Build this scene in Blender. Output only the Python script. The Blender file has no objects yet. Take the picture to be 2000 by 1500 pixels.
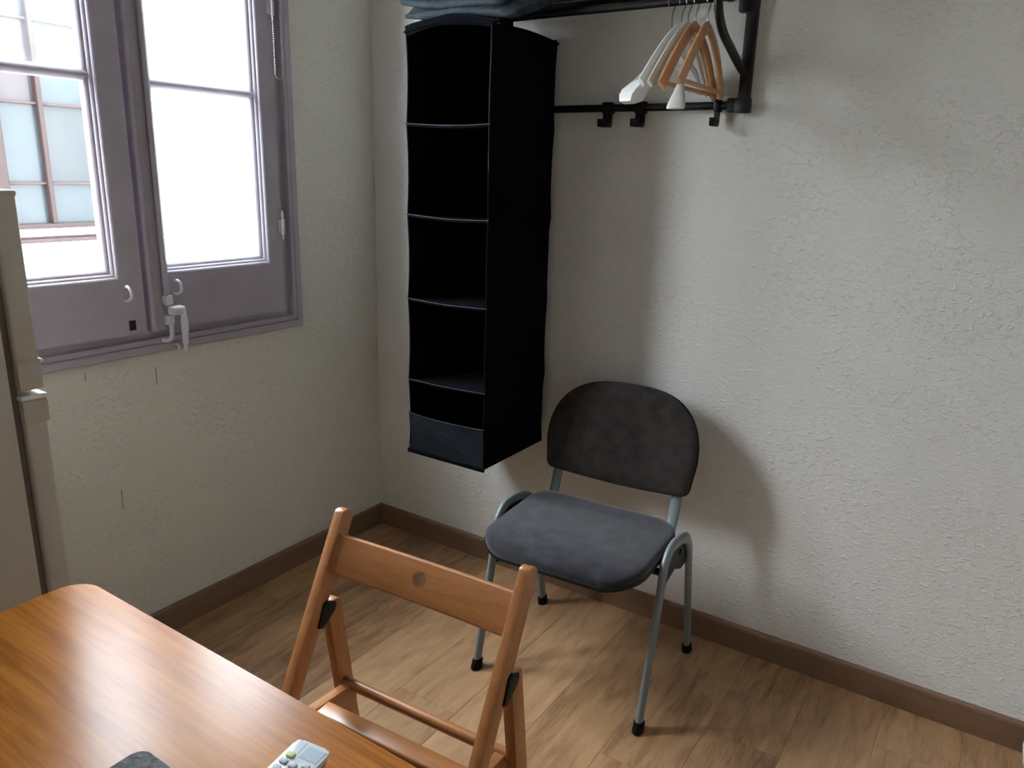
import bpy, bmesh, math, random
from mathutils import Vector, Matrix
random.seed(7)
R = math.radians
C = bpy.context.scene.collection
scene = bpy.context.scene

# ---------------------------------------------------------------- camera, world, light, exposure
cam_d = bpy.data.cameras.new('camera')
cam = bpy.data.objects.new('camera', cam_d)
C.objects.link(cam)
cam_d.sensor_fit = 'HORIZONTAL'
cam_d.sensor_width = 36.0
cam_d.lens = 1481.4 / 2000 * 36.0
cam_d.clip_start = 0.02
cam.matrix_world = (Matrix.Translation((1.99859, -2.11217, 1.39756)) @ Matrix.Rotation(R(33.0730), 4, 'Z')
                    @ Matrix.Rotation(R(74.4265), 4, 'X') @ Matrix.Rotation(R(1.66469), 4, 'Z'))
scene.camera = cam

world = bpy.data.worlds.new('sky')
scene.world = world
world.use_nodes = True
wn = world.node_tree
wn.nodes.clear()
wo = wn.nodes.new('ShaderNodeOutputWorld')
wb = wn.nodes.new('ShaderNodeBackground')
wb.inputs['Color'].default_value = (0.86, 0.93, 1.0, 1)      # overcast sky over the light well
wb.inputs['Strength'].default_value = 57.0
wn.links.new(wb.outputs[0], wo.inputs[0])

pl = bpy.data.lights.new('window_portal', 'AREA')             # sampling guide only, gives no light itself
pl.shape = 'RECTANGLE'
pl.size, pl.size_y = 1.3, 1.12
pl.cycles.is_portal = True
po = bpy.data.objects.new('window_portal', pl)
po.location = (-0.14, -0.937, 1.56)
po.rotation_euler = (0, R(-90), 0)
C.objects.link(po)

vs = scene.view_settings
scene.display_settings.display_device = 'sRGB'
vs.view_transform = 'Standard'
vs.look = 'None'
vs.gamma = 1
vs.use_curve_mapping = False
vs.exposure = 0.0

# ---------------------------------------------------------------- helpers
W = {}

def link(o, parent=None):
    C.objects.link(o)
    if parent is not None:
        o.parent = parent
        W[o.name] = W[parent.name].copy()
    return o

def tag(o, label=None, cat=None, group=None, kind=None):
    if label: o['label'] = label
    if cat: o['category'] = cat
    if group: o['group'] = group
    if kind: o['kind'] = kind
    return o

def thing(name, loc, label=None, cat=None, group=None, kind=None, rotz=0.0):
    o = bpy.data.objects.new(name, None)
    o.empty_display_size = 0.05
    o.location = loc
    o.rotation_euler = (0, 0, rotz)
    C.objects.link(o)
    W[o.name] = Matrix.Translation(loc) @ Matrix.Rotation(rotz, 4, 'Z')
    return tag(o, label, cat, group, kind)

def obj(name, bm, mat, parent=None, local=False, smooth=True, angle=40, origin=None, **kw):
    """link bm as one mesh object; bm is in world space unless local (then in the parent thing's space)"""
    bmesh.ops.recalc_face_normals(bm, faces=bm.faces[:])
    if parent is not None and not local:
        bm.transform(W[parent.name].inverted())
    if parent is None and origin is not None:
        bm.transform(Matrix.Translation(Vector(origin)).inverted())
    me = bpy.data.meshes.new(name)
    bm.to_mesh(me)
    bm.free()
    if mat is not None:
        me.materials.append(mat)
    if smooth:
        for p in me.polygons: p.use_smooth = True
        me.set_sharp_from_angle(angle=R(angle))
    o = bpy.data.objects.new(name, me)
    C.objects.link(o)
    if parent is not None:
        o.parent = parent
        W[o.name] = W[parent.name].copy()
    else:
        m = Matrix.Identity(4)
        if origin is not None:
            o.location = origin
            m = Matrix.Translation(origin)
        W[o.name] = m
    tag(o, kw.get('label'), kw.get('cat'), kw.get('group'), kw.get('kind'))
    return o

def new(): return bmesh.new()

def box(bm, lo, hi, bev=0.0, seg=2, M=None):
    r = bmesh.ops.create_cube(bm, size=1.0)
    v = r['verts']
    lo, hi = Vector(lo), Vector(hi)
    bmesh.ops.scale(bm, vec=hi - lo, verts=v)
    bmesh.ops.translate(bm, vec=(lo + hi) / 2, verts=v)
    if bev > 0:
        es = list({e for x in v for e in x.link_edges})
        rr = bmesh.ops.bevel(bm, geom=es, offset=bev, segments=seg, affect='EDGES', profile=0.5)
        v = list({x for f in rr['faces'] for x in f.verts} | {x for x in v if x.is_valid})
    if M is not None:
        bmesh.ops.transform(bm, matrix=M, verts=v)
    return v

def tube(bm, pts, rx, ry=None, n=10, hint=(0, 0, 1), cap=True, closed=False):
    """sweep an ellipse (rx along hint-perpendicular side, ry along up) through pts; rx/ry may be lists"""
    pts = [Vector(p) for p in pts]
    N = len(pts)
    rxs = rx if isinstance(rx, (list, tuple)) else [rx] * N
    ry = rx if ry is None else ry
    rys = ry if isinstance(ry, (list, tuple)) else [ry] * N
    rings = []
    up = Vector(hint)
    for i, p in enumerate(pts):
        if closed:
            t = (pts[(i + 1) % N] - pts[i - 1]).normalized()
        else:
            a = pts[max(i - 1, 0)]; b = pts[min(i + 1, N - 1)]
            t = (b - a).normalized()
        u = up - t * up.dot(t)
        if u.length < 1e-4:
            u = t.orthogonal()
        u.normalize()
        s = t.cross(u).normalized()
        up = u
        rings.append([bm.verts.new(p + s * (rxs[i] * math.cos(k * 2 * math.pi / n)) + u * (rys[i] * math.sin(k * 2 * math.pi / n))) for k in range(n)])
    M = N if closed else N - 1
    for i in range(M):
        a, b = rings[i], rings[(i + 1) % N]
        for k in range(n):
            bm.faces.new((a[k], a[(k + 1) % n], b[(k + 1) % n], b[k]))
    if cap and not closed:
        bm.faces.new(rings[0]); bm.faces.new(rings[-1])
    return rings

def smooth_path(pts, sub=6):
    """Catmull-Rom through pts"""
    P = [Vector(p) for p in pts]
    P = [P[0] * 2 - P[1]] + P + [P[-1] * 2 - P[-2]]
    out = []
    for i in range(1, len(P) - 2):
        p0, p1, p2, p3 = P[i - 1:i + 3]
        for k in range(sub):
            t = k / sub
            out.append(0.5 * ((2 * p1) + (p2 - p0) * t + (2 * p0 - 5 * p1 + 4 * p2 - p3) * t * t + (3 * p1 - p0 - 3 * p2 + p3) * t ** 3))
    out.append(P[-2])
    return out

def prism(bm, poly, fn0, fn1, bevel=0.0):
    """poly of 2D points -> two caps through mapping functions"""
    a = [bm.verts.new(fn0(*p)) for p in poly]
    b = [bm.verts.new(fn1(*p)) for p in poly]
    n = len(poly)
    fa = bm.faces.new(a)
    fb = bm.faces.new(list(reversed(b)))
    for i in range(n):
        bm.faces.new((a[i], b[i], b[(i + 1) % n], a[(i + 1) % n]))
    if bevel > 0:
        es = list(fa.edges) + list(fb.edges)
        bmesh.ops.bevel(bm, geom=es, offset=bevel, segments=2, affect='EDGES', profile=0.5)
    return a, b

def round_rect(w, d, r, n=6, cx=0, cy=0):
    out = []
    for sx, sy, a0 in ((1, 1, 0), (-1, 1, 90), (-1, -1, 180), (1, -1, 270)):
        for k in range(n + 1):
            a = R(a0 + 90 * k / n)
            out.append((cx + sx * (w / 2 - r) + r * math.cos(a), cy + sy * (d / 2 - r) + r * math.sin(a)))
    return out

def ring_profile(bm, y0, y1, z0, z1, prof):
    """picture-frame moulding in a plane of constant x: prof is a list of (inset, x)"""
    loops = []
    for ins, x in prof:
        loops.append([bm.verts.new((x, a, b)) for a, b in ((y0 + ins, z0 + ins), (y1 - ins, z0 + ins), (y1 - ins, z1 - ins), (y0 + ins, z1 - ins))])
    for i in range(len(loops) - 1):
        for k in range(4):
            bm.faces.new((loops[i][k], loops[i][(k + 1) % 4], loops[i + 1][(k + 1) % 4], loops[i + 1][k]))
    return loops

def lathe(bm, prof, center, n=24):
    rings = []
    for r, z in prof:
        rings.append([bm.verts.new((center[0] + r * math.cos(2 * math.pi * k / n), center[1] + r * math.sin(2 * math.pi * k / n), center[2] + z)) for k in range(n)])
    for i in range(len(rings) - 1):
        for k in range(n):
            bm.faces.new((rings[i][k], rings[i][(k + 1) % n], rings[i + 1][(k + 1) % n], rings[i + 1][k]))
    bm.faces.new(rings[0]); bm.faces.new(rings[-1])

# ---------------------------------------------------------------- materials
def mat_base(name):
    m = bpy.data.materials.new(name)
    m.use_nodes = True
    nt = m.node_tree
    b = nt.nodes['Principled BSDF']
    return m, nt, b

def N(nt, typ, **props):
    n = nt.nodes.new(typ)
    for k, v in props.items(): setattr(n, k, v)
    return n

def math_node(nt, op, a, b=None):
    n = N(nt, 'ShaderNodeMath', operation=op)
    for i, v in enumerate((a, b)):
        if v is None: continue
        if isinstance(v, (int, float)): n.inputs[i].default_value = v
        else: nt.links.new(v, n.inputs[i])
    return n.outputs[0]

def ramp(nt, fac, stops):
    r = N(nt, 'ShaderNodeValToRGB')
    el = r.color_ramp.elements
    while len(el) < len(stops): el.new(0.5)
    for e, (p, c) in zip(el, stops):
        e.position = p
        e.color = (*c, 1) if len(c) == 3 else c
    nt.links.new(fac, r.inputs[0])
    return r.outputs[0]

def coords(nt, scale=(1, 1, 1), rand=0.0):
    tc = N(nt, 'ShaderNodeTexCoord')
    mp = N(nt, 'ShaderNodeMapping')
    mp.inputs['Scale'].default_value = scale
    nt.links.new(tc.outputs['Object'], mp.inputs['Vector'])
    if rand:
        oi = N(nt, 'ShaderNodeObjectInfo')
        mu = math_node(nt, 'MULTIPLY', oi.outputs['Random'], rand)
        cx = N(nt, 'ShaderNodeCombineXYZ')
        for i in range(3): nt.links.new(mu, cx.inputs[i])
        nt.links.new(cx.outputs[0], mp.inputs['Location'])
    return mp.outputs[0]

def noise(nt, vec, scale, detail=4, rough=0.55, dist=0.0):
    n = N(nt, 'ShaderNodeTexNoise')
    n.inputs['Scale'].default_value = scale
    n.inputs['Detail'].default_value = detail
    n.inputs['Roughness'].default_value = rough
    n.inputs['Distortion'].default_value = dist
    nt.links.new(vec, n.inputs['Vector'])
    return n.outputs['Fac']

def bump(nt, h, b, strength=0.3, dist=0.01):
    n = N(nt, 'ShaderNodeBump')
    n.inputs['Strength'].default_value = strength
    n.inputs['Distance'].default_value = dist
    nt.links.new(h, n.inputs['Height'])
    nt.links.new(n.outputs[0], b.inputs['Normal'])

def plain(name, col, rough=0.5, metal=0.0, spec=0.5, var=0.0, vscale=30, bmp=0.0, bscale=200, bdist=0.002, coat=0.0, sheen=0.0):
    m, nt, b = mat_base(name)
    b.inputs['Base Color'].default_value = (*col, 1)
    b.inputs['Roughness'].default_value = rough
    b.inputs['Metallic'].default_value = metal
    b.inputs['Specular IOR Level'].default_value = spec
    b.inputs['Coat Weight'].default_value = coat
    b.inputs['Sheen Weight'].default_value = sheen
    v = coords(nt)
    if var:
        f = noise(nt, v, vscale)
        lo = tuple(max(0, c * (1 - var)) for c in col); hi = tuple(min(1, c * (1 + var)) for c in col)
        nt.links.new(ramp(nt, f, [(0.3, lo), (0.7, hi)]), b.inputs['Base Color'])
    if bmp:
        bump(nt, noise(nt, v, bscale, 3), b, bmp, bdist)
    return m

def wood(name, stops, grain_axis='y', rough=0.4, scale=1.0, rand=0.0, coat=0.0, bmp=0.08, knots=0.0, hue=0.0, spec=0.5, stretch=14.0):
    m, nt, b = mat_base(name)
    s = {'x': (1, stretch, stretch), 'y': (stretch, 1, stretch), 'z': (stretch, stretch, 1)}[grain_axis]
    v = coords(nt, tuple(k * scale for k in s), rand)
    f1 = noise(nt, v, 1.6, 8, 0.62, 0.6)
    f2 = noise(nt, v, 9.0, 4, 0.6, 0.2)
    mix = math_node(nt, 'ADD', math_node(nt, 'MULTIPLY', f1, 0.60), math_node(nt, 'MULTIPLY', f2, 0.40))
    if knots:
        s2 = {'x': (1, 4, 4), 'y': (4, 1, 4), 'z': (4, 4, 1)}[grain_axis]
        v2 = coords(nt, tuple(k * scale for k in s2), rand * 1.7)
        k = noise(nt, v2, 1.9, 5, 0.6, 1.3)
        mix = math_node(nt, 'ADD', math_node(nt, 'MULTIPLY', mix, 1 - knots), math_node(nt, 'MULTIPLY', k, knots))
    if hue:
        oi = N(nt, 'ShaderNodeObjectInfo')
        sc = N(nt, 'ShaderNodeSeparateColor'); nt.links.new(oi.outputs['Color'], sc.inputs[0])   # each board's own tone
        mix = math_node(nt, 'ADD', mix, math_node(nt, 'MULTIPLY', math_node(nt, 'SUBTRACT', sc.outputs[0], 0.5), hue))
    nt.links.new(ramp(nt, mix, stops), b.inputs['Base Color'])
    b.inputs['Roughness'].default_value = rough
    b.inputs['Coat Weight'].default_value = coat
    b.inputs['Coat Roughness'].default_value = 0.25
    b.inputs['Specular IOR Level'].default_value = spec
    if bmp: bump(nt, f2, b, bmp, 0.002)
    return m

def plaster(name, col, scuffs=()):
    m, nt, b = mat_base(name)
    v = coords(nt)
    big = noise(nt, v, 1.4, 3)
    lo = tuple(c * 0.955 for c in col); hi = tuple(min(1, c * 1.03) for c in col)
    colour = ramp(nt, big, [(0.3, lo), (0.7, hi)])
    if scuffs:
        tc = N(nt, 'ShaderNodeTexCoord')
        sx = N(nt, 'ShaderNodeSeparateXYZ')
        nt.links.new(tc.outputs['Object'], sx.inputs[0])
        wob = math_node(nt, 'MULTIPLY', math_node(nt, 'SUBTRACT', noise(nt, v, 40, 2), 0.5), 0.006)
        total = None
        for (y0, z0, hw, hh) in scuffs:
            dy = math_node(nt, 'ABSOLUTE', math_node(nt, 'SUBTRACT', math_node(nt, 'ADD', sx.outputs[1], wob), y0))
            dz = math_node(nt, 'ABSOLUTE', math_node(nt, 'SUBTRACT', sx.outputs[2], z0))
            k = math_node(nt, 'MULTIPLY', math_node(nt, 'LESS_THAN', dy, hw), math_node(nt, 'LESS_THAN', dz, hh))
            total = k if total is None else math_node(nt, 'MAXIMUM', total, k)
        mx = N(nt, 'ShaderNodeMix', data_type='RGBA')
        nt.links.new(math_node(nt, 'MULTIPLY', total, 0.6), mx.inputs[0])
        nt.links.new(colour, mx.inputs[6])
        mx.inputs[7].default_value = (0.06, 0.06, 0.06, 1)
        colour = mx.outputs[2]
    nt.links.new(colour, b.inputs['Base Color'])
    b.inputs['Roughness'].default_value = 0.6
    b.inputs['Specular IOR Level'].default_value = 0.3
    # sprayed drop texture: sparse blobs on a fine grain
    ve = coords(nt, (0.62, 0.62, 1.0))
    n1 = noise(nt, ve, 92, 2, 0.5, 0.5)
    blobs = ramp(nt, n1, [(0.555, (0, 0, 0)), (0.69, (1, 1, 1))])
    n2 = noise(nt, v, 150, 3, 0.6)
    n3 = noise(nt, v, 5, 2, 0.5)
    h = math_node(nt, 'ADD', math_node(nt, 'MULTIPLY', math_node(nt, 'MULTIPLY', blobs, ramp(nt, n3, [(0.3, (0.35,) * 3), (0.7, (1, 1, 1))])), 0.75), math_node(nt, 'MULTIPLY', n2, 0.75))
    bump(nt, h, b, 0.6, 0.005)
    return m

def glass(name, tint=(1, 1, 1), haze=0.0, rough=0.02, dots=False):
    m = bpy.data.materials.new(name)
    m.use_nodes = True
    nt = m.node_tree
    nt.nodes.clear()
    out = N(nt, 'ShaderNodeOutputMaterial')
    tr = N(nt, 'ShaderNodeBsdfTransparent'); tr.inputs[0].default_value = (*tint, 1)
    gl = N(nt, 'ShaderNodeBsdfGlossy'); gl.inputs['Roughness'].default_value = rough
    ge = N(nt, 'ShaderNodeNewGeometry')                     # Schlick reflectance, the same from both sides of the thin pane
    dp = N(nt, 'ShaderNodeVectorMath', operation='DOT_PRODUCT')
    nt.links.new(ge.outputs['Normal'], dp.inputs[0]); nt.links.new(ge.outputs['Incoming'], dp.inputs[1])
    k5 = math_node(nt, 'POWER', math_node(nt, 'SUBTRACT', 1.0, math_node(nt, 'ABSOLUTE', dp.outputs['Value'])), 5.0)
    fres = math_node(nt, 'ADD', 0.035, math_node(nt, 'MULTIPLY', k5, 0.9))
    mx = N(nt, 'ShaderNodeMixShader')
    nt.links.new(fres, mx.inputs[0])
    nt.links.new(tr.outputs[0], mx.inputs[1]); nt.links.new(gl.outputs[0], mx.inputs[2])
    last = mx.outputs[0]
    if haze:
        tl = N(nt, 'ShaderNodeBsdfTranslucent'); tl.inputs[0].default_value = (0.9, 0.93, 0.95, 1)
        m2 = N(nt, 'ShaderNodeMixShader')
        v = coords(nt)
        if dots:
            vo = N(nt, 'ShaderNodeTexVoronoi'); vo.inputs['Scale'].default_value = 130; vo.inputs['Randomness'].default_value = 0.15
            nt.links.new(v, vo.inputs['Vector'])
            f = ramp(nt, vo.outputs['Distance'], [(0.2, (haze * 1.3,) * 3), (0.55, (haze * 0.7,) * 3)])
        else:
            f = ramp(nt, noise(nt, v, 7, 5, 0.6, 1.0), [(0.3, (haze * 0.55,) * 3), (0.75, (haze * 1.4,) * 3)])
        nt.links.new(f, m2.inputs[0])
        nt.links.new(last, m2.inputs[1]); nt.links.new(tl.outputs[0], m2.inputs[2])
        last = m2.outputs[0]
    nt.links.new(last, out.inputs[0])
    return m

WALL = (0.775, 0.76, 0.715)
m_wall_back = plaster('plaster_white', WALL)
m_wall_left = plaster('plaster_cream', (0.76, 0.75, 0.67), [(-0.914, 0.806, 0.0016, 0.026), (-1.053, 0.473, 0.0018, 0.030), (-1.113, 0.845, 0.0016, 0.011)])
m_wall_far = plaster('plaster_bounce', (0.86, 0.84, 0.79))  # unseen walls, made lighter than the seen ones to bounce more light
m_ceiling = plain('ceiling_paint', (0.88, 0.87, 0.84), 0.8)
m_floor_base = plain('floor_underlay', (0.05, 0.035, 0.025), 0.9)
m_plank = wood('oak_laminate', [(0.24, (0.060, 0.028, 0.012)), (0.37, (0.175, 0.090, 0.041)), (0.50, (0.345, 0.195, 0.096)), (0.74, (0.50, 0.31, 0.165))],
               'y', 0.42, 1.9, rand=37.0, bmp=0.12, knots=0.46, hue=0.15)
m_base = wood('baseboard_wood', [(0.3, (0.15, 0.083, 0.046)), (0.7, (0.23, 0.132, 0.076))], 'x', 0.5, 1.5)
m_base_y = wood('baseboard_wood_side', [(0.3, (0.15, 0.083, 0.046)), (0.7, (0.23, 0.132, 0.076))], 'y', 0.5, 1.5)
m_lilac = plain('lilac_grey_paint', (0.41, 0.37, 0.425), 0.36, var=0.06, vscale=14, bmp=0.12, bscale=60)
m_whitepaint = plain('white_painted_metal', (0.72, 0.70, 0.76), 0.4, var=0.05, bmp=0.1, bscale=120)
m_recess_shade = plain('recess_shade', (0.02, 0.017, 0.018), 0.8)  # near-black colour stands for the shade inside holes
m_glass = glass('window_glass')
m_glass_dusty = glass('dusty_glass', (0.97, 0.985, 1.0), 0.012)
m_glass_dots = glass('dotted_glass', (0.97, 0.99, 1.0), 0.3, 0.15, True)
m_chain = plain('bead_chain_metal', (0.52, 0.50, 0.48), 0.3, 1.0)
m_fabric = plain('black_fabric', (0.0032, 0.0036, 0.0045), 0.9, spec=0.0, var=0.2, bmp=0.1, bscale=500, bdist=0.0004)
nt_ = m_fabric.node_tree                                   # matt non-woven cloth: pure diffuse
df_ = nt_.nodes.new('ShaderNodeBsdfDiffuse'); df_.inputs[0].default_value = (0.0036, 0.0040, 0.0050, 1)
nt_.links.new(df_.outputs[0], nt_.nodes['Material Output'].inputs[0])
m_piping = plain('grey_piping', (0.026, 0.028, 0.034), 0.8, spec=0.1)
m_pocket = plain('black_vinyl', (0.005, 0.008, 0.012), 0.40, spec=0.3, bmp=0.5, bscale=16, bdist=0.012)
m_denim = plain('slate_blue_cloth', (0.022, 0.031, 0.039), 0.9, spec=0.2, var=0.35, vscale=60, bmp=0.5, bscale=300, bdist=0.0015)
m_black = plain('black_powder_coat', (0.0055, 0.005, 0.0058), 0.45, spec=0.22, var=0.1)
m_seat = plain('charcoal_velour', (0.0185, 0.0175, 0.0225), 0.85, spec=0.2, var=0.6, vscale=24, bmp=0.25, bscale=350, bdist=0.0008, sheen=0.28)
m_backrest = plain('worn_brown_velour', (0.027, 0.021, 0.019), 0.9, spec=0.2, var=0.35, vscale=26, bmp=0.25, bscale=350, bdist=0.0008, sheen=0.06)
m_shell = plain('black_plastic', (0.007, 0.007, 0.008), 0.5, spec=0.25)
m_greytube = plain('grey_enamelled_steel', (0.17, 0.205, 0.215), 0.33, spec=0.5, var=0.08, vscale=18)
m_rubber = plain('black_rubber', (0.005, 0.005, 0.0055), 0.7, spec=0.15)
BEECH = [(0.28, (0.27, 0.100, 0.030)), (0.5, (0.37, 0.150, 0.047)), (0.74, (0.46, 0.205, 0.070))]
m_beech_z = wood('beech_upright', BEECH, 'z', 0.36, 3.0, coat=0.15, bmp=0.05)
m_beech_x = wood('beech_slat', BEECH, 'x', 0.36, 3.0, coat=0.15, bmp=0.05)
m_beech_y = wood('beech_rail', BEECH, 'y', 0.36, 3.0, coat=0.15, bmp=0.05)
m_table = wood('varnished_tabletop', [(0.28, (0.20, 0.060, 0.010)), (0.5, (0.42, 0.150, 0.024)), (0.74, (0.58, 0.245, 0.045))], 'x', 0.24, 1.1, bmp=0.03, stretch=20, spec=0.14)
m_fridge = plain('aged_white_enamel', (0.53, 0.50, 0.43), 0.45, var=0.05, vscale=5, bmp=0.12, bscale=260, bdist=0.0008)
m_gasket = plain('brown_grey_gasket', (0.14, 0.115, 0.085), 0.7)
m_trimwhite = plain('white_plastic_lit_edge', (0.78, 0.79, 0.78), 0.35)  # plain white plastic, also whitens the window-lit edge of the lower fridge door
m_hangerwhite = plain('white_plastic', (0.82, 0.83, 0.82), 0.32)
m_hangercream = plain('cream_lacquer', (0.74, 0.70, 0.60), 0.4)
m_hangerwood = wood('natural_hanger_wood', [(0.3, (0.36, 0.17, 0.075)), (0.7, (0.52, 0.285, 0.14))], 'y', 0.4, 4.0)
m_wire = plain('steel_wire', (0.32, 0.31, 0.30), 0.3, 1.0)
m_remote = plain('remote_white_plastic', (0.72, 0.78, 0.82), 0.3)
m_remote_side = plain('remote_grey_side', (0.34, 0.32, 0.30), 0.45)
m_button = plain('grey_button', (0.50, 0.55, 0.58), 0.5)
m_button_g = plain('lime_button', (0.52, 0.56, 0.23), 0.5)
m_bright_patch = plain('remote_reflection_patch', (0.60, 0.70, 0.78), 0.12)  # pale colour for a bright reflection on the remote
m_felt = plain('grey_felt', (0.17, 0.185, 0.185), 0.95, spec=0.1, var=0.5, vscale=160, bmp=0.9, bscale=230, bdist=0.003, sheen=0.4)
m_extwall = plain('outside_white_render', (0.86, 0.86, 0.84), 0.85, bmp=0.1, bscale=40)
m_extframe = plain('outside_red_brown_frame', (0.011, 0.006, 0.0057), 0.6, spec=0.15)
m_extsill = plain('outside_sill_pink', (0.019, 0.012, 0.012), 0.7, spec=0.15)
def pane_mat(name, col): return plain(name, col, 0.3, spec=0.15, var=0.16, vscale=5)
m_pane = [pane_mat('pane_pale_blue', (0.0135, 0.018, 0.0205)), pane_mat('pane_grey', (0.0135, 0.0155, 0.017)), pane_mat('pane_mauve', (0.0155, 0.0125, 0.014))]

# ---------------------------------------------------------------- room shell
RX, RY, RZ = 2.75, -3.05, 2.60
def struct(name, bm, m, smooth=False): return obj(name, bm, m, smooth=smooth, kind='structure')

bm = new(); box(bm, (-0.14, 0, -0.02), (RX + 0.1, 0.12, RZ + 0.02)); struct('wall_back', bm, m_wall_back)
bm = new(); box(bm, (RX, RY - 0.1, -0.02), (RX + 0.1, 0.0, RZ)); struct('wall_right', bm, m_wall_far)
bm = new(); box(bm, (-0.14, RY - 0.1, -0.02), (RX, RY, RZ)); struct('wall_front', bm, m_wall_far)
OY0, OY1, OZ0, OZ1 = -1.485, -0.392, 0.892, 2.24         # window opening in the left wall
bm = new()
for lo, hi in (((-0.13, RY, -0.02), (0, 0, OZ0)), ((-0.13, RY, OZ1), (0, 0, RZ)), ((-0.13, RY, OZ0), (0, OY0, OZ1)), ((-0.13, OY1, OZ0), (0, 0, OZ1))):
    box(bm, lo, hi)
struct('wall_left', bm, m_wall_left)
bm = new(); box(bm, (-0.14, RY - 0.1, RZ), (RX + 0.1, 0.12, RZ + 0.1)); struct('ceiling', bm, m_ceiling)

bm = new(); box(bm, (-0.13, RY - 0.1, -0.06), (RX + 0.1, 0.1, -0.012)); floor = struct('floor', bm, m_floor_base)
PWID, PLEN = 0.19, 1.28
def plank_mesh(w, l):
    b = new(); box(b, (0.0002, 0.0002, -0.012), (w - 0.0002, l - 0.0002, 0), 0.0006, 1)
    bmesh.ops.recalc_face_normals(b, faces=b.faces[:])
    me = bpy.data.meshes.new('plank'); b.to_mesh(me); b.free(); me.materials.append(m_plank); return me
cache = {}
x = 0.577 - 4 * PWID
row = 0
offs = [0.55, 0.12, 0.93, 0.36, 0.78, 0.20, 0.61]
while x < RX:
    x0, x1 = max(x, 0.0), min(x + PWID, RX)
    y = RY - offs[row % 7] * PLEN
    while y < 0:
        y0, y1 = max(y, RY), min(y + PLEN, 0.0)
        if x1 - x0 > 0.01 and y1 - y0 > 0.01:
            key = (round(x1 - x0, 4), round(y1 - y0, 4))
            if key not in cache: cache[key] = plank_mesh(*key)
            p = bpy.data.objects.new('plank', cache[key])
            p.location = (x0, y0, 0)
            tone = {3: 0.05, 2: 0.3, 4: 0.75, 5: 0.6, 6: 0.9, 7: 0.35, 8: 0.55, 9: 0.2}.get(row, 0.5) + random.uniform(-0.15, 0.15)
            p.color = (tone, tone, tone, 1)
            C.objects.link(p); p.parent = floor
        y += PLEN
    x += PWID; row += 1

def baseboard(name, mapf, L, m):
    b = new()
    prof = [(0, 0), (0.016, 0), (0.016, 0.070), (0.0145, 0.077), (0.010, 0.080), (0, 0.080)]
    prism(b, prof, lambda t, z: mapf(t, z, 0), lambda t, z: mapf(t, z, L))
    return struct(name, b, m)
baseboard('baseboard_back', lambda t, z, s: (0.016 + s * (RX - 0.016), -t, z), 1, m_base)
baseboard('baseboard_left', lambda t, z, s: (t, s * RY, z), 1, m_base_y)

# ---------------------------------------------------------------- window
win = thing('window_1', (0, -0.937, 0.88), kind='structure')
def wpart(name, bm, m, parent=None, **k): return obj(name, bm, m, parent or win, **k)
FY0, FY1, FZ0, FZ1 = -1.497, -0.380, 0.878, 2.255
bm = new()
ring_profile(bm, FY0, FY1, FZ0, FZ1, [(0, 0.0), (0, 0.017), (0.003, 0.020), (0.023, 0.020), (0.0245, 0.017), (0.0265, 0.019), (0.030, 0.025), (0.036, 0.027), (0.042, 0.024), (0.0445, 0.008), (0.084, 0.008), (0.084, -0.045), (0.012, -0.045), (0.012, 0.0)])
wpart('window_frame', bm, m_lilac)

MOULD = [(-0.001, 0.029), (0.0, 0.0305), (0.002, 0.0303), (0.0095, 0.0235), (0.0098, 0.0226), (0.0108, 0.0223), (0.0175, 0.0160), (0.0178, 0.0151), (0.0188, 0.0148), (0.0265, 0.0065), (0.0265, -0.014), (-0.001, -0.014)]
def sash(name, y0, y1, z0, z1, oy0, oy1, oz0, oz1, bars, pane_mats, pivot=None, ang=0.0):
    b = new()
    b2 = []
    for lo, hi in (((-0.014, y0, z0), (0.030, oy0, z1)), ((-0.014, oy1, z0), (0.030, y1, z1)),
                   ((-0.014, oy0, z0), (0.030, oy1, oz0)), ((-0.014, oy0, oz1), (0.030, oy1, z1))):
        box(b, lo, hi, 0.0)
    bmesh.ops.remove_doubles(b, verts=b.verts[:], dist=1e-5)
    T = Matrix.Identity(4)
    if pivot is not None:
        T = Matrix.Translation((0.01, pivot, 0)) @ Matrix.Rotation(ang, 4, 'Z') @ Matrix.Translation((-0.01, -pivot, 0))
    b.transform(T)
    s = wpart(name, b, m_lilac, smooth=False)
    b = new(); ring_profile(b, oy0, oy1, oz0, oz1, MOULD); b.transform(T); wpart('moulding', b, m_lilac, s)
    zs = [oz0 + 0.0265] + bars + [oz1 - 0.0265]
    for zb in bars:
        b = new()
        prism(b, [(-0.010, -0.0145), (0.003, -0.0145), (0.006, -0.0125), (0.0150, -0.0045), (0.0168, 0.0), (0.0150, 0.0045), (0.006, 0.0125), (0.003, 0.0145), (-0.010, 0.0145)],
              lambda x, z: (x, oy0 + 0.018, zb + z), lambda x, z: (x, oy1 - 0.018, zb + z))
        b.transform(T); wpart('glazing_bar', b, m_lilac, s)
    for i in range(len(zs) - 1):
        b = new(); box(b, (-0.004, oy0 + 0.022, zs[i] - 0.004), (0.000, oy1 - 0.022, zs[i + 1] + 0.004)); b.transform(T)
        wpart('glass_pane', b, pane_mats[i], s, smooth=False)
    return s, T
right_sash, TR = sash('sash', -0.934, -0.464, 0.944, 2.205, -0.878, -0.510, 1.096, 2.07, [1.600], [m_glass_dots, m_glass])
left_sash, TL = sash('sash', -1.415, -0.9515, 0.946, 2.205, -1.369, -1.010, 1.093, 2.07, [1.600], [m_glass, m_glass_dusty], -1.415, R(-1.6))

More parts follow.
